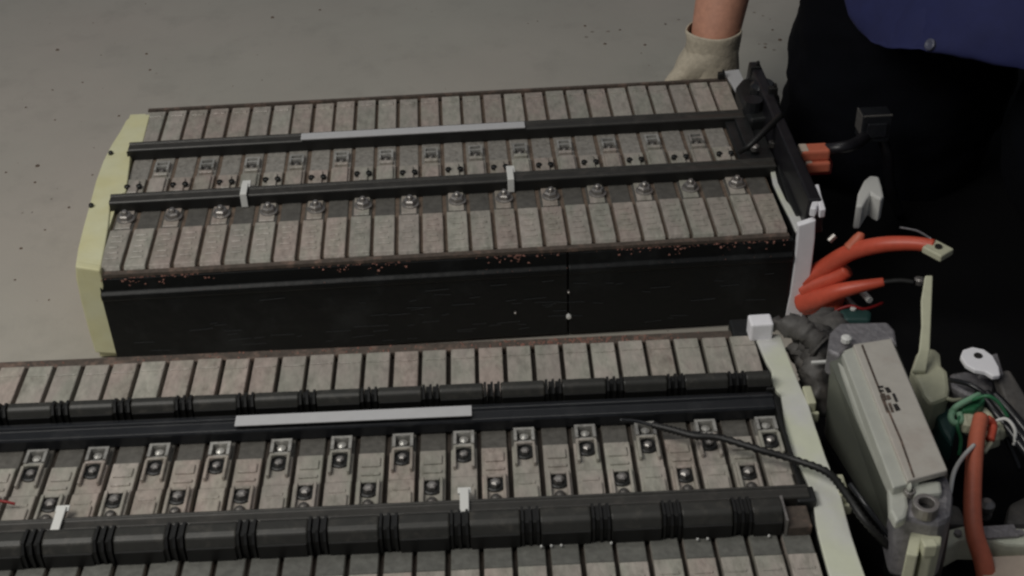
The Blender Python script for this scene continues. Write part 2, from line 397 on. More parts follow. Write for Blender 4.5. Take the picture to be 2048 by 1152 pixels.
bm = B(); strip(bm, [at(u,v,zz) for u,v in ((1446,142),(1462,165),(1482,200))], [at(u,v,zz) for u,v in ((1478,138),(1488,160),(1492,205))], .003)
obj('foam_tape', bm, 'white_label', epr, bevel=.0006)
ec = B()
hexa(ec, [(.571,.002,.085),(.589,.002,.085),(.589,.243,.085),(.571,.243,.085),(.574,.002,.118),(.584,.002,.118),(.584,.243,.120),(.574,.243,.120)])
endc = obj('end_cover', ec, 'end_black', p1, bevel=.0015)
bm = B()   # dark foot plate between the cover and the tape
prism_z(bm, [at(u,v,H1+.003) for u,v in ((1553,330),(1600,325),(1650,425),(1592,430),(1574,395))], H1-.004, H1+.003)
obj('cover_foot', bm, 'black_plastic', endc, bevel=.001)
bm = B()   # housing at the rear end
prism_z(bm, [at(u,v,.106) for u,v in ((1472,172),(1485,156),(1530,150),(1560,190),(1562,232),(1500,240),(1484,205))], .086, .106)
obj('cover_housing', bm, 'black_plastic', endc, bevel=.003)
bm = B(); lathe(bm, [(.012,0),(.012,.010),(.009,.013)], at(1525,190,.106), 14); lathe(bm, [(.0085,0),(.0085,.012)], at(1505,222,.104), 12)
obj('housing_boss', bm, 'rail_black', endc)
for u, v, z, s in ((1510,138,.118,1.0),(1443,150,.096,.7),(1546,180,.122,.8)):
    bm = B(); bx(bm, -.005*s, .005*s, -.004*s, .004*s, -.014*s, .004*s); bx(bm, .001*s, .004*s, -.002, .002, 0, .008*s)
    obj('latch', bm, 'duct_black', endc, loc=at(u,v,z), bevel=.001)
bm = B(); tube(bm, [at(1562,232,.119), at(1530,262,.117), at(1500,290,.110), at(1478,305,.100)], (.0034,.0022), 8); obj('strap', bm, 'duct_black', endc, smooth=True)
bm = B(); bx(bm, .540, .571, .105, .180, H1-.002, H1+.0035); bx(bm, .548, .560, .12, .172, H1+.0036, H1+.008)
obj('connector_tray', bm, 'black_plastic', endc, bevel=.001)
for u, v in ((1510,300),(1545,292),(1520,245)):
    bm = B(); lathe(bm, [(.004,0),(.004,.004),(.002,.005)], n=8); obj('tray_screw', bm, 'steel' if u == 1510 else 'dark_steel', endc, loc=at(u,v,H1+.006))

# ================================================================== FRONT PACK
p2 = thing('battery_pack', 'front battery pack running off the left edge, with two rows of black duct', 'battery pack', group='hybrid battery packs')
p2.matrix_world = M2
bm = B(); bx(bm, .0005, W-.0005, .004, D-.003, .003, H2-.0065); obj('inner_frame', bm, 'spacer_dark', p2)
prof = [(.000,-.003),(.002,0),(.050,0),(.052,-.001),(.069,-.002),(.070,-.004),(.098,-.004),(.100,0),(.128,0),(.130,-.0015),(.1555,-.0015),(.157,-.004),(.190,-.004),(.208,-.003),(.210,0),(.258,0),(D,-.003)]
def ribs2(bm):
    for y in (.247,): bx(bm, .0025, .0175, y, y+.0016, H2-.0002, H2+.0008)
    for k, y in enumerate((.010,.017,.024,.031,.038)): bx(bm, .004+.0010*(k%2), .0155, y, y+.0024, H2-.0002, H2+.0007)
def e2(bm):     # lower terminal cell
    ribs2(bm)
    for s in (.0030,.0150): bx(bm, s, s+.0020, .1005, .1265, H2-.0002, H2+.0032)
    bx(bm, .0052, .0148, .1246, .1266, H2-.0002, H2+.0026)
    bx(bm, .0038, .0162, .134, .1365, H2-.0017, H2-.0002); bx(bm, .0038, .0162, .142, .150, H2-.0017, H2-.0002)
def o2(bm):     # upper terminal cell
    ribs2(bm)
    bx(bm, .0032, .0168, .1030, .1160, H2-.0002, H2+.0018); bx(bm, .0045, .0155, .1185, .1215, H2-.0002, H2+.0008)
    for s in (.0030,.0150): bx(bm, s, s+.0020, .136, .1545, H2-.0017, H2+.0022)
    bx(bm, .0032, .0168, .1556, .1575, H2-.004, H2+.0010)
M2E = cell_mesh(prof, H2, extra=e2, dark=[(.070,.098),(.157,.208)], mid=[(.1545,.158)], front_band=(.0505,.0695))
M2O = cell_mesh(prof, H2, extra=o2, dark=[(.070,.098),(.157,.208)], mid=[(.1545,.158)], front_band=(.0505,.0695))
bm = B(); lathe(bm, [(.0068,0),(.0068,.0012),(.0058,.0018),(.0050,.0006)], n=16); RING = mesh('terminal_ring', bm, 'duct_black')
bm = B(); lathe(bm, [(.0034,0),(.0034,.0030),(.0022,.0040),(.0008,.0042)], n=6); HEX = mesh('terminal_bolt', bm, 'steel')
bm = B()
for s in (-1,1): bx(bm, s*.0058-.001, s*.0058+.001, -.006, .006, 0, .0055)
bx(bm, -.0048, .0048, .0040, .006, 0, .0055); bx(bm, -.0048, .0048, -.006, -.0045, 0, .0035); lathe(bm, [(.003,0),(.003,.003),(.001,.004)], (0,0,0), 8)
CAP2 = mesh('terminal_cover', bm, 'tab_metal')
for i in range(28):
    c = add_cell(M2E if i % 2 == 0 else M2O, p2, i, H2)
    if i % 2 == 0:
        child('terminal_ring', RING, c, (P*.5, .1195, H2-.0001)); child('terminal_bolt', HEX, c, (P*.5, .1195, H2), random.uniform(0,1))
        bm_y = .1065; child('terminal_stud', STUD, c, (P*.5, bm_y, H2-.0001))
    else:
        child('terminal_ring', RING, c, (P*.5, .1490, H2-.0016)); child('terminal_bolt', HEX, c, (P*.5, .1490, H2-.0015), random.uniform(0,1), .85)
        child('terminal_cover', CAP2, c, (P*.5, .1640, H2-.004))
# wiring channel, rail
bm = B()
prism_x(bm, [(.1735,H2-.003),(.1735,H2+.005),(.1745,H2+.0065),(.1815,H2+.0072),(.1825,H2+.0092),(.1845,H2+.0092),(.1855,H2+.0080),(.189,H2+.0070),(.189,H2-.003)], -.02, .5575)
ch = obj('wiring_channel', bm, 'rail_black', p2, bevel=.0005)
bm = B(); bx(bm, .1995, .3560, .1745, .1845, H2+.0094, H2+.0104); obj('label_strip', bm, 'white_label', ch, bevel=.0003, label='white label strip on the black wiring channel')
bm = B(); prism_x(bm, [(.0885,H2-.003),(.0885,H2+.0075),(.0895,H2+.0085),(.0955,H2+.0085),(.0965,H2+.0098),(.0980,H2+.0098),(.0980,H2-.003)], -.02, .5620)
rl = obj('rail', bm, 'rail', p2, bevel=.0005)
bm = B(); bx(bm, .5540, .5660, .086, .099, H2-.003, H2+.007); obj('rail_end', bm, 'black_plastic', rl, bevel=.001)
bm = B(); bx(bm, .5575, .5600, .0985, .190, H2-.003, H2+.0065); bx(bm, .5540, .5600, .188, .1905, H2-.003, H2+.010); obj('channel_end', bm, 'duct_black', ch, bevel=.0008)
for x in (.1025, .3505):
    bm = B(); w_ = .0028
    bx(bm, x-w_, x+w_, .0865, .1060, H2+.0100, H2+.0115); bx(bm, x-w_, x+w_, .0850, .0866, H2+.002, H2+.0115); bx(bm, x-w_*1.5, x+w_*1.5, .1035, .1085, H2+.0085, H2+.0100)
    obj('clip', bm, 'white_clip', rl, bevel=.0004)
# ducts of short bodies joined by ribbed bellows
def duct(y0, y1, h, xs, xend, pitch):
    prof_ = [(y0,H2-.003),(y0,H2+h*.55),(y0+(y1-y0)*.18,H2+h*.92),(y0+(y1-y0)*.35,H2+h),(y0+(y1-y0)*.75,H2+h),(y1,H2+h*.75),(y1,H2-.003)]
    prof_ = [(y, z) for y, z in prof_]
    cx = xs; first = True; x = -.02
    while True:
        nx = min(cx - .0058, xend)
        if nx - x > .004:
            bm = B(); prism_x(bm, prof_, x, nx)
            b_ = obj('duct_body', bm, 'duct', p2, bevel=.0012)
            bm = B(); bx(bm, x+.001, nx-.001, y0-.0016, y0-.0002, H2-.002, H2+h*.56); obj('duct_front_shade', bm, 'duct_black', b_)  # black strip paints shade onto the lower front of the duct body
        if cx + .004 > xend: break
        # bellows
        bm = B(); ym = (y0+y1)/2
        for k in range(5):
            xx = cx - .0055 + k*.0023; g = .0008 if k % 2 == 0 else -.0012
            prism_x(bm, [(y0-g, H2-.003),(y0-g, H2+h*.6+g),(y0+.003, H2+h+g),(y1-.003, H2+h+g),(y1+g, H2+h*.6+g),(y1+g, H2-.003)], xx, xx+.0016 if k % 2 == 0 else xx+.0023)
        obj('duct_bellows', bm, 'duct_black', p2)
        x = cx + .0058; cx += pitch
duct(.1960, .2075, .0125, .0380, .5590, .0415)
duct(.0690, .0868, .0150, .0075, .5420, .0425)
for x in (.3960,.4020,.4080,.4380,.4900,.4960,.5330):
    bm = B(); lathe(bm, [(.0008,0),(.0008,.0010),(.0005,.0013)], n=6); obj('solder_dot', bm, 'white_clip', p2, loc=(x,.0655,H2-.0005))
bm = B(); bx(bm, .5425, .5440, .066, .087, H2-.003, H2+.012); obj('duct_divider', bm, 'steel', p2)
bm = B(); bx(bm, .5445, .5590, .066, .084, H2-.002, H2+.006); obj('terminal_block', bm, 'brown_rim', p2, bevel=.001)
bm = B(); bx(bm, -.02, W-.006, D+.0003, D+.0090, .084, H2-.003); obj('rear_rim', bm, 'brown_rim', p2, bevel=.001)
bm = B(); bx(bm, 0, W, -.006, -.0004, .004, H2-.006); obj('side_cover', bm, 'black_side', p2)
bm = B()
for _ in range(240):
    x = random.choice([random.uniform(0,.55), random.gauss(.43,.03)]); s = random.uniform(.0003,.0010)
    if 0 < x < .555: lathe(bm, [(s,0),(s*.3,s)], (x, random.uniform(D+.001,D+.008), H2-.003), 5)
obj('dirt_flecks', bm, 'dirt', p2, kind='stuff')
# end plates
ep = B(); bx(ep, -.0170, -.0008, .001, D, .002, H2-.001); obj('end_plate', ep, 'cream_tape', p2)
ep = B(); bx(ep, W+.002, W+.0175, .001, D-.002, .002, H2-.002); ep2 = obj('end_plate', ep, 'black_plastic', p2)
zt = H2 + .0015
A_ = [(1508,668),(1518,690),(1532,722),(1543,740),(1547,775),(1562,790),(1567,830),(1576,890),(1598,932),(1612,958),(1626,990),(1632,1050),(1645,1100),(1656,1140),(1672,1190),(1700,1290)]
B_ = [(1561,668),(1572,700),(1588,742),(1602,775),(1618,810),(1630,850),(1642,885),(1652,915),(1668,955),(1682,990),(1692,1030),(1703,1070),(1716,1110),(1730,1150),(1746,1200),(1776,1290)]
bm = B(); strip(bm, [at2(u,v,zt) for u,v in A_], [at2(u,v,zt) for u,v in B_], .0035); obj('foam_tape', bm, 'pale_tape', ep2, bevel=.0008)
for u, v in ((1618,795),(1682,975)):
    bm = B(); bx(bm, -.003, .003, -.009, .009, -.012, .003); bx(bm, -.005, .005, -.012, -.009, -.012, -.004)
    obj('plate_tab', bm, 'cream_plastic', ep2, loc=at2(u,v,H2), bevel=.001)

bm = B(); bx(bm, -.0082, .0082, -.0065, .0065, -.012, .003); o = obj('foam_block', bm, 'foam_white', loc=at(1521,645,H2+.012), bevel=.0015)
tag(o, 'small white foam block at the rear right corner of the front pack', 'foam block')
bm = B(); bx(bm, -.018, .010, -.012, .012, -.010, -.0002); tb = obj('corner_bracket', bm, 'black_plastic', p2, loc=at2(1512,655,H2), bevel=.002)

# ================================================================== grey electronics case beside the front pack
case = thing('control_case', 'grey metal control case standing at the right end of the front pack', 'control unit')
T = [at(1690,700,0.1520), at(1783,680,0.1520), at(1893,945,0.1520), at(1786,965,0.1520)]   # back-left, back-right, front-right, front-left
Bt = [at(1645,872,0.0620), at(1760,790,0.0620), at(1893,1085,0.0620), at(1794,1108,0.0620)]
ML = [at(1656,716,0.1420), at(1790,690,0.1420), at(1900,955,0.1400), at(1776,985,0.1360)]
bm = B()
rings = [[bm.verts.new(p) for p in r] for r in (Bt, ML, T)]
bm.faces.new(rings[0]); bm.faces.new(rings[2][::-1])
for a, b in ((0,1),(1,2)):
    for k in range(4): bm.faces.new((rings[a][k], rings[a][(k+1)%4], rings[b][(k+1)%4], rings[b][k]))
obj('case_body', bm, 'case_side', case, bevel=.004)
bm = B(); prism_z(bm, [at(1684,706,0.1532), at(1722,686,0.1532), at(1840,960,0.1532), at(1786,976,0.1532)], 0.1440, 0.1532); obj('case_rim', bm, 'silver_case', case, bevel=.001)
# bright shoulder along the left edge
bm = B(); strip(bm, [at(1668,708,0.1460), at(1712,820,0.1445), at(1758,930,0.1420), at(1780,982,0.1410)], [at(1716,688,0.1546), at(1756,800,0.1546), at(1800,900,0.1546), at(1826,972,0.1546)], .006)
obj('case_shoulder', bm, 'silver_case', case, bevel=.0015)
bm = B(); prism_z(bm, [at(1706,688,0.1555), at(1783,676,0.1555), at(1896,940,0.1555), at(1815,962,0.1555)], 0.1510, 0.1555); lid = obj('case_lid', bm, 'case_lid', case, bevel=.001)
bm = B(); strip(bm, [at(1722,690,0.1558), at(1757,780,0.1558), at(1800,880,0.1558), at(1826,955,0.1558)], [at(1726,689,0.1558), at(1761,779,0.1558), at(1804,879,0.1558), at(1830,954,0.1558)], .003)
obj('lid_seam', bm, 'brown_rim', lid)
# printed marks on the lid
def mark(pts, z=.1562, m='ink'):
    bm = B(); prism_z(bm, [at(u,v,z) for u,v in pts], z-.0004, z); return obj('lid_mark', bm, m, lid)
mark([(1769,775),(1777,774),(1783,783),(1775,785)]); mark([(1786,808),(1794,807),(1801,819),(1792,821)])
mark([(1755,772),(1766,771),(1767,774),(1756,775)]); mark([(1757,780),(1766,779),(1768,782),(1759,783)])
mark([(1772,790),(1778,789),(1782,797),(1776,799)], m='brown_rim'); mark([(1763,787),(1769,786),(1774,799),(1768,800)], m='brown_rim')
mark([(1784,787),(1789,786),(1796,802),(1791,803)]); mark([(1776,806),(1781,805),(1788,823),(1783,824)], m='brown_rim')
mark([(1760,790),(1762,790),(1776,824),(1773,824)], m='brown_rim')
# rear flange
bm = B(); prism_z(bm, [at(u,v,0.1500) for u,v in ((1655,700),(1660,664),(1680,645),(1775,643),(1790,660),(1795,690),(1780,678),(1700,690),(1680,712))], 0.1300, 0.1500)
obj('rear_flange', bm, 'cast_grey', case, bevel=.003)
bm = B(); lathe(bm, [(.0035,0),(.0035,.003),(.002,.004)], at(1692,682,0.1520), 10); obj('flange_screw', bm, 'white_clip', case)
# front casting and connector
fr = at(1845,985,0.1440)
bm = B(); prism_z(bm, [at(u,v,0.1440) for u,v in ((1785,968),(1896,945),(1908,985),(1905,1030),(1880,1045),(1800,1030))], 0.0920, 0.1440)
cast = obj('front_casting', bm, 'cast_grey', case, bevel=.004)
bm = B(); prism_z(bm, [at(u,v,0.1475) for u,v in ((1776,970),(1812,970),(1818,1012),(1812,1034),(1792,1044),(1779,1020))], 0.1400, 0.1475); obj('front_pad', bm, 'silver_case', cast, bevel=.002)
bm = B(); prism_z(bm, [at(u,v,0.1490) for u,v in ((1820,962),(1882,960),(1886,985),(1826,992))], 0.1420, 0.1490); obj('casting_step', bm, 'silver_case', cast, bevel=.002)
bm = B()
for k in range(18):
    a = 2*math.pi*k/18; 
    pass
cc = at(1852,1010,0.1490)
def ring(bm, c, r0, r1, h, n=18):
    vs = []
    for k in range(n):
        a = 2*math.pi*k/n; ca, sa = math.cos(a), math.sin(a)
        vs.append([bm.verts.new(Vector(c)+Vector((r*ca, r*sa, z))) for r, z in ((r0,0),(r1,0),(r1,h),(r0,h))])
    for k in range(n):
        for j in range(4): bm.faces.new((vs[k][j], vs[(k+1)%n][j], vs[(k+1)%n][(j+1)%4], vs[k][(j+1)%4]))
ring(bm, cc-Vector((0,0,.006)), .0045, .0075, .008); ring(bm, at(1818,990,0.1460), .0018, .0034, .004, 12)
obj('casting_ring', bm, 'steel', cast, bevel=.0005)
bm = B(); lathe(bm, [(.0044,0),(.0044,.002)], cc-Vector((0,0,.005)), 14); obj('casting_hole', bm, 'duct_black', cast)
bm = B()
prism_z(bm, [at(u,v,0.1320) for u,v in ((1826,1045),(1868,1042),(1872,1070),(1884,1072),(1882,1090),(1866,1104),(1846,1104),(1842,1084),(1836,1112),(1812,1108))], 0.1020, 0.1320)
con = obj('front_connector', bm, 'cream_plastic', case, bevel=.002)
bm = B(); bx(bm, -.004, .004, -.003, .003, -.006, .003); obj('connector_tab', bm, 'cream_plastic', con, loc=at(1858,1092,0.1350), bevel=.001)
bm = B(); prism_z(bm, [at(u,v,0.0920) for u,v in ((1780,1040),(1905,1030),(1890,1120),(1835,1135),(1800,1110))], 0.0470, 0.0920); obj('casting_base', bm, 'black_plastic', case, bevel=.004)
bm = B(); hexa(bm, [Vector((p.x, p.y, .0045)) for p in (Bt[0], Bt[3], Bt[2], Bt[1])] + [Vector((p.x, p.y, p.z-.001)) for p in (Bt[0], Bt[3], Bt[2], Bt[1])]); obj('case_foot', bm, 'end_black', case)
# lumpy grey rubber boot
bm = B(); tube(bm, [at(1545,655,.112), at(1580,650,.118), at(1610,665,.118), at(1640,690,.112)], (.004,.012), 10, 8, corr=.07); 
tube(bm, [at(1622,660,.110), at(1632,720,.102), at(1636,770,.092), at(1640,830,.075)], (.013,.007), 12, 8, corr=.10)
tube(bm, [at(1600,690,.100), at(1618,740,.094), at(1628,790,.086)], (.010,.006), 10, 7, corr=.12)
tube(bm, [at(1640,645,.100), at(1668,660,.105), at(1662,700,.100)], (.011,.009), 10, 7, corr=.09)
for v in bm.verts:
    nv = noise.noise_vector(v.co*95) + .5*noise.noise_vector(v.co*240); v.co += nv*.0042
o = obj('rubber_boot', bm, 'grey_rubber', smooth=True); tag(o, 'crumpled dark grey rubber boot between the front pack and the grey case', 'rubber boot')
bm = B(); bx(bm, -.006, .006, -.0012, .0012, 0, .0015); o = obj('boot_clamp', bm, 'white_clip', o, loc=at(1640,726,.112))

# ================================================================== mat, cables and loose connectors
bm = B(); prism_z(bm, [(.585,-.62),(1.3,-.62),(1.3,.45),(.80,.45),(.70,.34),(.636,.322),(.598,.20),(.600,.10),(.586,-.05),(.545,-.10),(.535,-.12),(.525,-.42),(.585,-.42)], .0005, .004)
o = obj('rubber_mat', bm, 'mat_black'); tag(o, 'black mat on the floor under the cables at the right', 'mat')
def cable(name, label, pts, r, m, cat='cable', group=None, corr=0, k=8):
    bm = B(); tube(bm, [at(*p) for p in pts], r, 12, k, corr=corr); o = obj(name, bm, m, smooth=True); return tag(o, label, cat, group)
GC = 'orange cables at the right end of the rear pack'
c1 = cable('orange_cable', 'long orange cable curving right to a white lug', [(1608,560,.040),(1650,535,.055),(1700,505,.078),(1760,490,.095),(1820,487,.103),(1868,492,.106)], (.0085,.0052), 'orange', group=GC)
bm = B(); R = Matrix.Rotation(math.radians(35),3,'Z')
pl = [R @ Vector(p) for p in ((-.008,-.009,0),(.008,-.009,0),(.008,.009,0),(-.008,.009,0))]
lug = at(1876,497,.108); prism_z(bm, [lug+p for p in pl], .103, .109)
l_ = obj('cable_lug', bm, 'cream_plastic', c1, bevel=.0012); bm = B(); lathe(bm, [(.0028,0),(.0028,.0015)], lug+Vector((0,0,.0012)), 10); obj('lug_hole', bm, 'ink', l_)
bm = B(); tube(bm, [at(1700,498,.082), at(1718,475,.092), at(1722,466,.095)], (.006,.003), 8); obj('cable_branch', bm, 'orange_sheath', c1, smooth=True)
cable('orange_cable', 'short thick orange cable below the long one, ending at its fork', [(1606,580,.032),(1640,566,.042),(1675,553,.052),(1695,540,.060)], (.0085,.006), 'orange', group=GC)
c3 = cable('orange_cable', 'lowest orange cable ending in a thin black tip', [(1604,605,.022),(1640,596,.034),(1680,582,.047),(1725,572,.055),(1768,564,.060)], (.0095,.0036), 'orange', group=GC)
bm = B(); tube(bm, [at(1766,565,.060), at(1800,562,.062), at(1828,565,.062)], .0026, 8); obj('cable_tip', bm, 'duct_black', c3, smooth=True)
bm = B(); lathe(bm, [(.0042,0),(.0042,.004),(.002,.005)], at(1838,566,.060), 10); obj('tip_ring', bm, 'steel', c3)
bm = B(); tube(bm, [at(1650,568,.030), at(1672,590,.032), at(1662,618,.022)], .0075, 10); tube(bm, [at(1607,612,.016), at(1640,608,.022), at(1668,600,.028)], .008, 10)
o = obj('orange_sleeve', bm, 'orange', smooth=True); tag(o, 'bunched orange sleeve under the orange cables against the foam strip', 'sleeve')
# orange connector
oc = thing('orange_connector', 'orange connector pair sticking out behind the black end cover', 'connector')
for (u, v, z, s) in ((1628,302,.108,1.0),(1633,326,.098,.85)):
    bm = B(); bx(bm, -.0125*s, .0125*s, -.0075, .0075, -.006, .004); q = obj('plug', bm, 'orange_sheath', oc, loc=at(u,v,z), bevel=.002)
    bm = B(); bx(bm, -.0129*s, -.006*s, -.006, .006, -.003, .0046); obj('plug_collar', bm, 'beige_panel', q, bevel=.0008)
bm = B(); bx(bm, -.011, .013, -.009, .009, -.012, .001); obj('connector_body', bm, 'red', oc, loc=at(1632,318,.094), bevel=.002)
bc = thing('black_connector', 'black connector block with a painted edge highlight above the white clip', 'connector')
bm = B(); bx(bm, -.013, .013, -.009, .009, -.016, .010); bx(bm, -.009, .009, -.0115, -.0092, -.010, .004); obj('connector_body', bm, 'conn_black', bc, loc=at(1748,243,.122), bevel=.002)
bm = B(); bx(bm, -.0125, .0125, -.0096, -.0080, .0098, .0112); bx(bm, -.0138, -.0128, -.008, .008, -.008, .0105); obj('edge_highlight', bm, 'grey_rubber', bc, loc=at(1748,243,.122), bevel=.0004)  # thin grey bars paint a highlight along the block's edges
bm = B(); tube(bm, [at(1640,300,.104), at(1680,296,.112), at(1715,285,.112), at(1740,262,.112)], .0055, 10); tube(bm, [at(1760,262,.108), at(1775,310,.085), at(1780,370,.050), at(1800,430,.010)], .005, 10); obj('connector_lead', bm, 'end_black', bc, smooth=True)
# white connectors
def poly_thing(name, label, cat, pts, z0, z1, m, bev=.002, group=None):
    bm = B(); prism_z(bm, [at(u,v,z1) for u,v in pts], z0, z1); o = obj(name, bm, m, bevel=bev); return tag(o, label, cat, group)
o = poly_thing('white_hook', 'white plastic hook shaped clip in front of the dark trousers', 'clip', [(1712,412),(1716,385),(1728,360),(1740,350),(1758,352),(1764,372),(1768,392),(1762,398),(1750,392),(1742,386),(1734,398),(1726,412)], .056, .080, 'white_clip')
for u in (1722,1741):
    bm = B(); tube(bm, [at(u,398,.068), at(u-2,412,.064), at(u-5,425,.060)], .0016, 6, 3); obj('hook_leg', bm, 'cast_grey', o)
o = poly_thing('white_plug', 'small grey white plug on the corner of the black end cover', 'plug', [(1630,368),(1638,368),(1643,390),(1652,418),(1640,420),(1637,406),(1632,418),(1620,416),(1627,395)], .108, .116, 'foam_white', .001)
for u,v,z in ((1664,476,.080),(1732,592,.040),(1702,606,.030)):
    bm = B(); tube(bm, [at(u-6,v+6,z), at(u+6,v-5,z+.004)] if u < 1700 else [at(u-8,v-8,z), at(u+8,v+9,z)], .0028, 8, 1)
    o = obj('loose_pin', bm, 'steel' if u != 1732 else 'white_clip'); tag(o, {1664:'small metal pin lying just above the long orange cable', 1732:'bright white pin just below the orange cables', 1702:'small metal pin lowest under the orange cables'}[u], 'pin')
# cream strap and block
o = poly_thing('cream_block', 'cream plastic connector block with a tall strap right of the grey case', 'connector', [(1822,738),(1835,700),(1868,694),(1882,706),(1884,730),(1896,742),(1900,775),(1898,792),(1862,806),(1848,790),(1838,766)], .055, .085, 'cream_plastic', .003)
bm = B(); L_ = [(1824,742),(1838,700),(1843,650),(1842,600),(1850,550)]; R_ = [(1852,742),(1860,700),(1862,650),(1864,600),(1866,550)]
strip(bm, [at(u,v,.088+.01*i) for i,(u,v) in enumerate(L_)], [at(u,v,.088+.01*i) for i,(u,v) in enumerate(R_)], .003); obj('strap', bm, 'cream_plastic', o, bevel=.001)
for a,(u,v) in enumerate(((1853,794),(1872,795),(1893,797))):
    bm = B(); tube(bm, [at(u,v,.082), at(u+14,v+4,.080), at(u+30,v+2,.076)], .0016, 6, 4); obj('lead', bm, ['orange_sheath','brown_rim','cream_plastic'][a], o, smooth=True)
# metal arm with round lug
arm = thing('lug_bracket', 'grey metal arm with a round white lug at the right edge', 'bracket')
bm = B(); prism_z(bm, [at(u,v,.099) for u,v in ((1921,712),(1926,699),(1945,693),(1968,698),(1986,711),(1998,733),(2001,750),(1986,752),(1972,743),(1950,739),(1932,729))], .095, .099)
o_ = obj('round_lug', bm, 'foam_white', arm, bevel=.001); bm = B(); prism_z(bm, [at(u,v,.094) for u,v in ((1940,722),(1995,705),(2008,748),(1960,752))], .090, .094); obj('lug_neck', bm, 'cast_grey', arm, bevel=.001)
bm = B(); lathe(bm, [(.0030,0),(.0030,.0008)], at(1956,712,.0990), 12); obj('lug_hole', bm, 'ink', o_)
bm = B(); strip(bm, [at(1990,742,.092), at(2010,800,.085), at(2050,880,.075)], [at(2020,738,.092), at(2052,790,.085), at(2110,880,.075)], .010); obj('arm_bar', bm, 'grey_rubber', arm, bevel=.002)
bm = B(); prism_z(bm, [at(u,v,.080) for u,v in ((1896,745),(1935,738),(1990,760),(1985,800),(1930,790),(1900,772))], .055, .080); obj('arm_socket', bm, 'cast_grey', arm, bevel=.004)
GB = 'black wires at the right edge'
for k in range(3):
    u = 1966 + k*16
    cable('black_wire', ['leftmost of the black wires crossing the right edge','middle of the black wires crossing the right edge','rightmost of the black wires crossing the right edge'][k], [(u-10,782+k*4,.088),(u+20,820,.086),(u+60,870,.080),(u+120,950,.070)], .0032, 'rail_black', group=GB)
# green wires and connectors
gc = thing('green_connector', 'green connector with pale green loops beside the top of the vertical orange cable', 'connector')
bm = B(); prism_z(bm, [at(u,v,.094) for u,v in ((1918,806),(1935,792),(1966,784),(1972,800),(1950,820),(1925,822))], .080, .094); obj('connector_body', bm, 'green', gc, bevel=.002)
bm = B(); tube(bm, [at(1902,825,.090), at(1915,812,.096), at(1945,796,.098), at(1958,790,.096)], .0022, 8); tube(bm, [at(1912,818,.090), at(1902,832,.092), at(1908,846,.090), at(1922,842,.090), at(1918,826,.092)], .0024, 8); obj('green_loop', bm, 'green_pale', gc, smooth=True)
bm = B(); prism_z(bm, [at(u,v,.070) for u,v in ((1866,812),(1900,808),(1915,850),(1905,890),(1885,860))], .050, .070); obj('connector_base', bm, 'teal', gc, bevel=.003)
yc = thing('cream_plug', 'lumpy cream plugs behind the top of the vertical orange cable', 'plug')
for k,(u,v,z,s) in enumerate(((1938,848,.086,1.2),(1975,835,.080,1.1),(1995,860,.078,1.0),(1982,880,.074,.9),(2008,858,.075,.8))):
    bm = B(); lathe(bm, [(.004*s,-.006),(.0068*s,-.002),(.0062*s,.004),(.003*s,.006)], at(u,v,z), 9)
    for v_ in bm.verts: v_.co += noise.noise_vector(v_.co*180)*.0018
    obj('plug_bulb', bm, 'cream_plastic', yc, bevel=.0006)
cable('orange_cable', 'upright orange cable at the lower right running down past the grey case', [(1962,835,.098),(1953,880,.096),(1947,950,.092),(1945,1020,.086),(1950,1070,.080),(1966,1120,.070),(1975,1170,.055)], (.0052,.0062), 'orange_sheath', group=GC+' and case')
bm = B(); tube(bm, [at(1975,838,.096), at(1986,850,.092), at(1980,880,.090)], .003, 8); o = obj('orange_tail', bm, 'orange', smooth=True); tag(o, 'short bright orange tail beside the top of the upright cable', 'cable')
cable('white_wire', 'thin white wire slanting from the grey case to the upright orange cable', [(1900,985,.128),(1908,945,.122),(1925,915,.104),(1948,890,.100)], .0014, 'white_clip', cat='wire')
cable('white_wire', 'short white wire behind the upright orange cable, beside the cream plugs', [(1968,905,.086),(1985,880,.088),(1994,858,.090)], .0016, 'cream_plastic', cat='wire')
cable('black_cable', 'twisted black cable running from the front pack across the cream tape and down the case', [(1305,850,.116),(1345,860,.117),(1390,872,.118),(1440,876,.119),(1520,900,.119),(1590,920,.118),(1655,945,.121),(1690,985,.124),(1725,1035,.122),(1762,1078,.112),(1800,1110,.095),(1830,1130,.075)], .0024, 'duct_black', corr=.16, k=10)
cable('black_cable', 'thin shiny black cable lying along the lower side of the grey case', [(1700,968,.128),(1732,1010,.126),(1765,1055,.116),(1800,1100,.100)], .0016, 'rail_black')
cable('thin_wire', 'thin black wire lying over the cells near the front pack channel', [(1240,840,.118),(1275,843,.117),(1310,852,.116),(1350,862,.115),(1400,866,.114)], .0012, 'rail_black', cat='wire')
cable('red_wire', 'thin dark red wire on the front pack at the left edge', [(-20,1001,.112),(8,1003,.113),(30,1008,.111)], .0009, 'red', cat='wire')
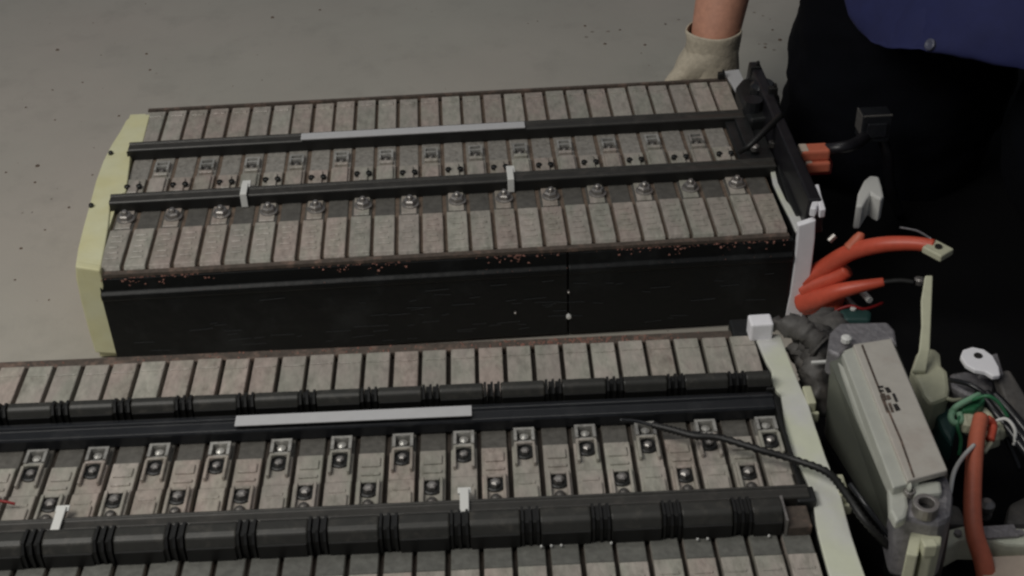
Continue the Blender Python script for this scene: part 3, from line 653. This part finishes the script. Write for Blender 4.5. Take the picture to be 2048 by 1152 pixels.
TW = [('green_wire','green wire looping from the green connector towards the black wires',[(1945,800,.098),(1975,792,.104),(1998,806,.100),(2016,835,.090)],.0013,'green'),
 ('green_wire','green wire hanging below the green connector beside the orange cable',[(1925,822,.092),(1915,850,.090),(1922,880,.080),(1918,910,.070)],.0013,'green'),
 ('white_wire','white wire curling between the cream plugs and the black wires',[(1985,845,.088),(2012,838,.092),(2030,860,.088),(2028,890,.078)],.0012,'white_clip'),
 ('black_wire','thin black wire hanging from the cream block to the mat',[(1872,800,.070),(1885,840,.062),(1880,880,.045),(1900,920,.020)],.0016,'duct_black'),
 ('black_wire','thin black wire crossing behind the cream plugs',[(1900,760,.086),(1940,770,.092),(1980,800,.088),(2010,870,.072),(2040,940,.050)],.0018,'rail_black'),
 ('red_wire','thin red wire near the pins under the orange cables',[(1668,622,.030),(1700,612,.036),(1730,618,.034),(1765,606,.030)],.0013,'red'),
 ('red_wire','thin red wire behind the foot of the upright orange cable',[(1900,1096,.040),(1935,1096,.046),(1955,1100,.046),(1960,1106,.040)],.0016,'red'),
 ('grey_wire','thin grey wire above the long orange cable, reaching its white lug',[(1800,455,.096),(1835,462,.102),(1862,478,.110)],.0009,'cast_grey')]
for nm, lb, pt, rr, mm in TW: cable(nm, lb, pt, rr, mm, cat='wire', k=6)
o = poly_thing('dark_socket', 'dark green socket with a bright screw under the orange sleeve', 'socket', [(1676,618),(1716,606),(1745,622),(1742,640),(1690,640)], .010, .034, 'teal', .003)
bm = B(); lathe(bm, [(.0025,0),(.0025,.0015),(.001,.002)], n=8); obj('socket_screw', bm, 'white_clip', o, loc=at(1706,619,.0345))
# lower right panels
o = poly_thing('metal_strip', 'pale metal strip with grey patches crossing behind the upright orange cable', 'panel', [(1888,1060),(1930,1050),(2060,1056),(2060,1090),(2010,1088),(1985,1080),(1925,1078),(1885,1100)], .050, .070, 'grey_panel')
bm = B(); bx(bm, -.012, .012, -.005, .005, 0, .0015); obj('grey_patch', bm, 'cast_grey', o, loc=at(1995,1066,.0705))
for u in (1915, 2040):
    bm = B(); lathe(bm, [(.0025,0),(.0025,.002)], at(u,1068,.0705), 8); obj('strip_screw', bm, 'cast_grey', o)
o = poly_thing('beige_panel', 'beige panel in the bottom right corner of the picture', 'panel', [(1962,1112),(2080,1106),(2080,1200),(1968,1200)], .020, .066, 'beige_panel')
o = poly_thing('grey_shell', 'dull grey shell behind the metal strip at the right edge', 'panel', [(2010,1048),(2018,1005),(2060,985),(2100,1050)], .012, .040, 'grey_rubber', .004)
o = poly_thing('foot_panel', 'dull grey foot between the case and the upright orange cable', 'panel', [(1893,1048),(1898,1005),(1920,1010),(1938,1050)], .012, .040, 'grey_rubber', .003)
bm = B(); lathe(bm, [(.004,0),(.0055,.003),(.0055,.007),(.0025,.010)], at(1970,1022,.045), 12); lathe(bm, [(.0045,0),(.0045,.004)], at(1969,1032,.040), 12)
o = obj('steel_knob', bm, 'steel', smooth=False); tag(o, 'small shiny steel knob right of the upright orange cable', 'knob')
poly_thing('red_part', 'dark red part at the bottom edge below the grey case', 'part', [(1750,1150),(1790,1140),(1840,1143),(1860,1160),(1840,1200),(1750,1200)], .010, .030, 'red', .003)

# ================================================================== person kneeling at the right
BUT = ((.6712,.0514,.2250), (-.80,-.35,.48))
per = thing('person', 'person crouching in dark trousers and navy shirt, gloved hand behind the rear pack', 'person', loc=(.9,.2,0))
def skin(name, verts, edges, m, root=0, sub=2, parent=None):
    me = bpy.data.meshes.new(name); me.from_pydata([v[:3] for v in verts], edges, []); me.materials.append(MATS[m])
    o = bpy.data.objects.new(name, me); C.objects.link(o)
    if parent: o.parent = parent; o.matrix_parent_inverse = Matrix.Translation(-Vector(parent.location))
    s = o.modifiers.new('skin', 'SKIN'); s.use_smooth_shade = True
    for i, v in enumerate(verts):
        r = v[3] if isinstance(v[3], tuple) else (v[3], v[3])
        me.skin_vertices[0].data[i].radius = r; me.skin_vertices[0].data[i].use_root = (i == root)
    u = o.modifiers.new('sub', 'SUBSURF'); u.levels = sub; u.render_levels = sub
    return o
WR = at(1430,98,.100); WR.y += .010
body_v = [(1.02,.20,.27,.13),(.97,.20,.40,.12),(.90,.20,.55,.13),(.85,.20,.66,.12),(.82,.20,.73,.055),(.78,.20,.80,.060),(.75,.20,.88,.075),
  (.82,.36,.64,.055),(.68,.42,.42,.042),(.585,.37,.23,.034),(WR.x,WR.y,WR.z,.0255),(WR.x-.002,WR.y-.004,.070,.020),
  (.82,.02,.64,.055),(.84,-.10,.45,.042),(.88,-.02,.30,.030),(.90,.04,.24,.028)]
body_e = [(0,1),(1,2),(2,3),(3,4),(4,5),(5,6),(3,7),(7,8),(8,9),(9,10),(10,11),(3,12),(12,13),(13,14),(14,15)]
skin('body', body_v, body_e, 'skin', parent=per)
# glove: cuff, palm, four fingers and thumb closing on the pack's rear edge
gx, gy = WR.x, WR.y
gv = [(gx,gy,.112,.0245),(gx,gy,.095,.0285),(gx,gy-.002,.070,(.031,.021)),(gx,gy-.006,.040,(.034,.018))]
ge = [(0,1),(1,2),(2,3)]
def chain(pts, start):
    base = len(gv); 
    for p in pts: gv.append(p)
    ge.append((start, base))
    for k in range(len(pts)-1): ge.append((base+k, base+k+1))
for k, (dx, ln) in enumerate(((-.028,.9),(-.010,1.0),(.009,.97),(.027,.8))):
    chain([(gx+dx, gy-.010, .028, .0095), (gx+dx*1.05, gy-.026*ln, .014, .009), (gx+dx*1.05, gy-.044*ln, .010, .0082)], 3)
chain([(gx-.034,gy-.008,.070,.0115),(gx-.046,gy-.022,.066,.010),(gx-.050,gy-.036,.064,.009)], 2)
skin('glove', gv, ge, 'glove', parent=per)
bm = B(); prev = None; rows_ = []
for z, rr in ((.1175,.0262),(.1180,.0272),(.1160,.0280),(.1100,.0272),(.100,.0268),(.086,.0276),(.070,.0290)):
    rows_.append([bm.verts.new((gx - (.118-z)*.05 + rr*(1+.03*math.sin(3*a+z*200)+.02*math.sin(7*a+z*90))*math.cos(a), gy + rr*.92*(1+.03*math.sin(4*a+z*120))*math.sin(a), z)) for a in [2*math.pi*k/28 for k in range(28)]])
for i_ in range(len(rows_)-1):
    for k in range(28): bm.faces.new((rows_[i_][k], rows_[i_][(k+1)%28], rows_[i_+1][(k+1)%28], rows_[i_+1][k]))
g = obj('glove_cuff', bm, 'glove', smooth=True); g.parent = per; g.matrix_parent_inverse = Matrix.Translation(-per.location)
# trousers
tv = [(1.06,.20,.26,(.16,.14)),(1.02,.32,.30,.12),(.90,.31,.38,.115),(.760,.285,.45,.105),(.742,.272,.33,.098),(.738,.270,.20,.095),(.727,.268,.085,.094),(.722,.266,.035,.093),(.722,.266,-.04,.090),
      (1.04,.08,.22,.12),(.94,.05,.16,.11),(.84,.06,.12,.100),(.84,.06,.07,.09),(.98,.02,.065,.065),(1.14,.03,.055,.05)]
te = [(0,1),(1,2),(2,3),(3,4),(4,5),(5,6),(6,7),(7,8),(0,9),(9,10),(10,11),(11,12),(12,13),(13,14)]
tv = [(*v[:3], tuple(q*1.22 for q in v[3]) if isinstance(v[3], tuple) else v[3]*1.22) for v in tv]
tr = skin('trousers', tv, te, 'trouser', parent=per, sub=4)
def folds(o, size, strength):
    tx = bpy.data.textures.new('cloth_folds', 'CLOUDS'); tx.noise_scale = size; tx.noise_depth = 3
    d = o.modifiers.new('folds', 'DISPLACE'); d.texture = tx; d.strength = strength; d.mid_level = .5; d.texture_coords = 'GLOBAL'
folds(tr, .05, .020)
bm = B(); tube(bm, [(.80,.268,.030),(.72,.268,.032),(.655,.262,.026),(.632,.260,.020)], (.042,.028), 14, 6, flat=.7); sh_ = obj('shoe', bm, 'end_black', smooth=True); sh_.parent = per; sh_.matrix_parent_inverse = Matrix.Translation(-per.location)
# shirt: lofted tube hanging over the lap
bm = B(); rings = []
n = 40
for (cx, cy, cz, rx, ry, dip) in ((.845,.185,.222,.212,.225,1),(.850,.185,.240,.206,.222,.8),(.875,.19,.30,.185,.225,.4),(.88,.20,.42,.165,.215,.1),(.86,.20,.55,.150,.205,0),(.83,.20,.66,.11,.17,0),(.815,.20,.715,.06,.07,0)):
    ring_ = []
    for k in range(n):
        a = 2*math.pi*k/n
        f = 1 + .03*math.sin(5*a+cz*9)*dip + .018*math.sin(11*a+1.3+cz*20)
        ring_.append(bm.verts.new((cx+rx*f*math.cos(a), cy+ry*f*math.sin(a), cz + dip*(.018*math.sin(3*a+.6)+.01*math.sin(7*a)))))
    rings.append(ring_)
for i in range(len(rings)-1):
    for k in range(n): bm.faces.new((rings[i][k], rings[i][(k+1)%n], rings[i+1][(k+1)%n], rings[i+1][k]))
bm.faces.new(rings[-1])
sh = obj('shirt', bm, 'shirt', smooth=True); sh.parent = per; sh.matrix_parent_inverse = Matrix.Translation(-per.location)
so = sh.modifiers.new('thick', 'SOLIDIFY'); so.thickness = .003; ss = sh.modifiers.new('sub', 'SUBSURF'); ss.levels = ss.render_levels = 2; folds(sh, .06, .022)
# sleeve stubs
skin('sleeve', [(.83,.30,.66,.075),(.80,.38,.58,.068),(.74,.41,.49,.060)], [(0,1),(1,2)], 'shirt', parent=per)
skin('sleeve', [(.83,.10,.66,.075),(.82,.00,.60,.068),(.84,-.07,.50,.060)], [(0,1),(1,2)], 'shirt', parent=per)
bm = B(); bmesh.ops.create_uvsphere(bm, u_segments=24, v_segments=16, radius=1); bmesh.ops.scale(bm, vec=(.095,.085,.10), verts=bm.verts); bmesh.ops.translate(bm, vec=(.775,.20,.90), verts=bm.verts)
h = obj('hair', bm, 'hair', smooth=True); h.parent = per; h.matrix_parent_inverse = Matrix.Translation(-per.location)
def on(name, loc, nor, bm, m, bevel=0):
    o = obj(name, bm, m, bevel=bevel); o.parent = per; o.matrix_parent_inverse = Matrix.Translation(-per.location)
    o.rotation_mode = 'QUATERNION'; o.rotation_quaternion = Vector(nor).to_track_quat('Z', 'Y'); o.location = loc
bm = B(); lathe(bm, [(.0048,-.003),(.0048,.0015),(.0036,.0022),(.0012,.0016)], n=14); on('button', BUT[0], BUT[1], bm, 'button')
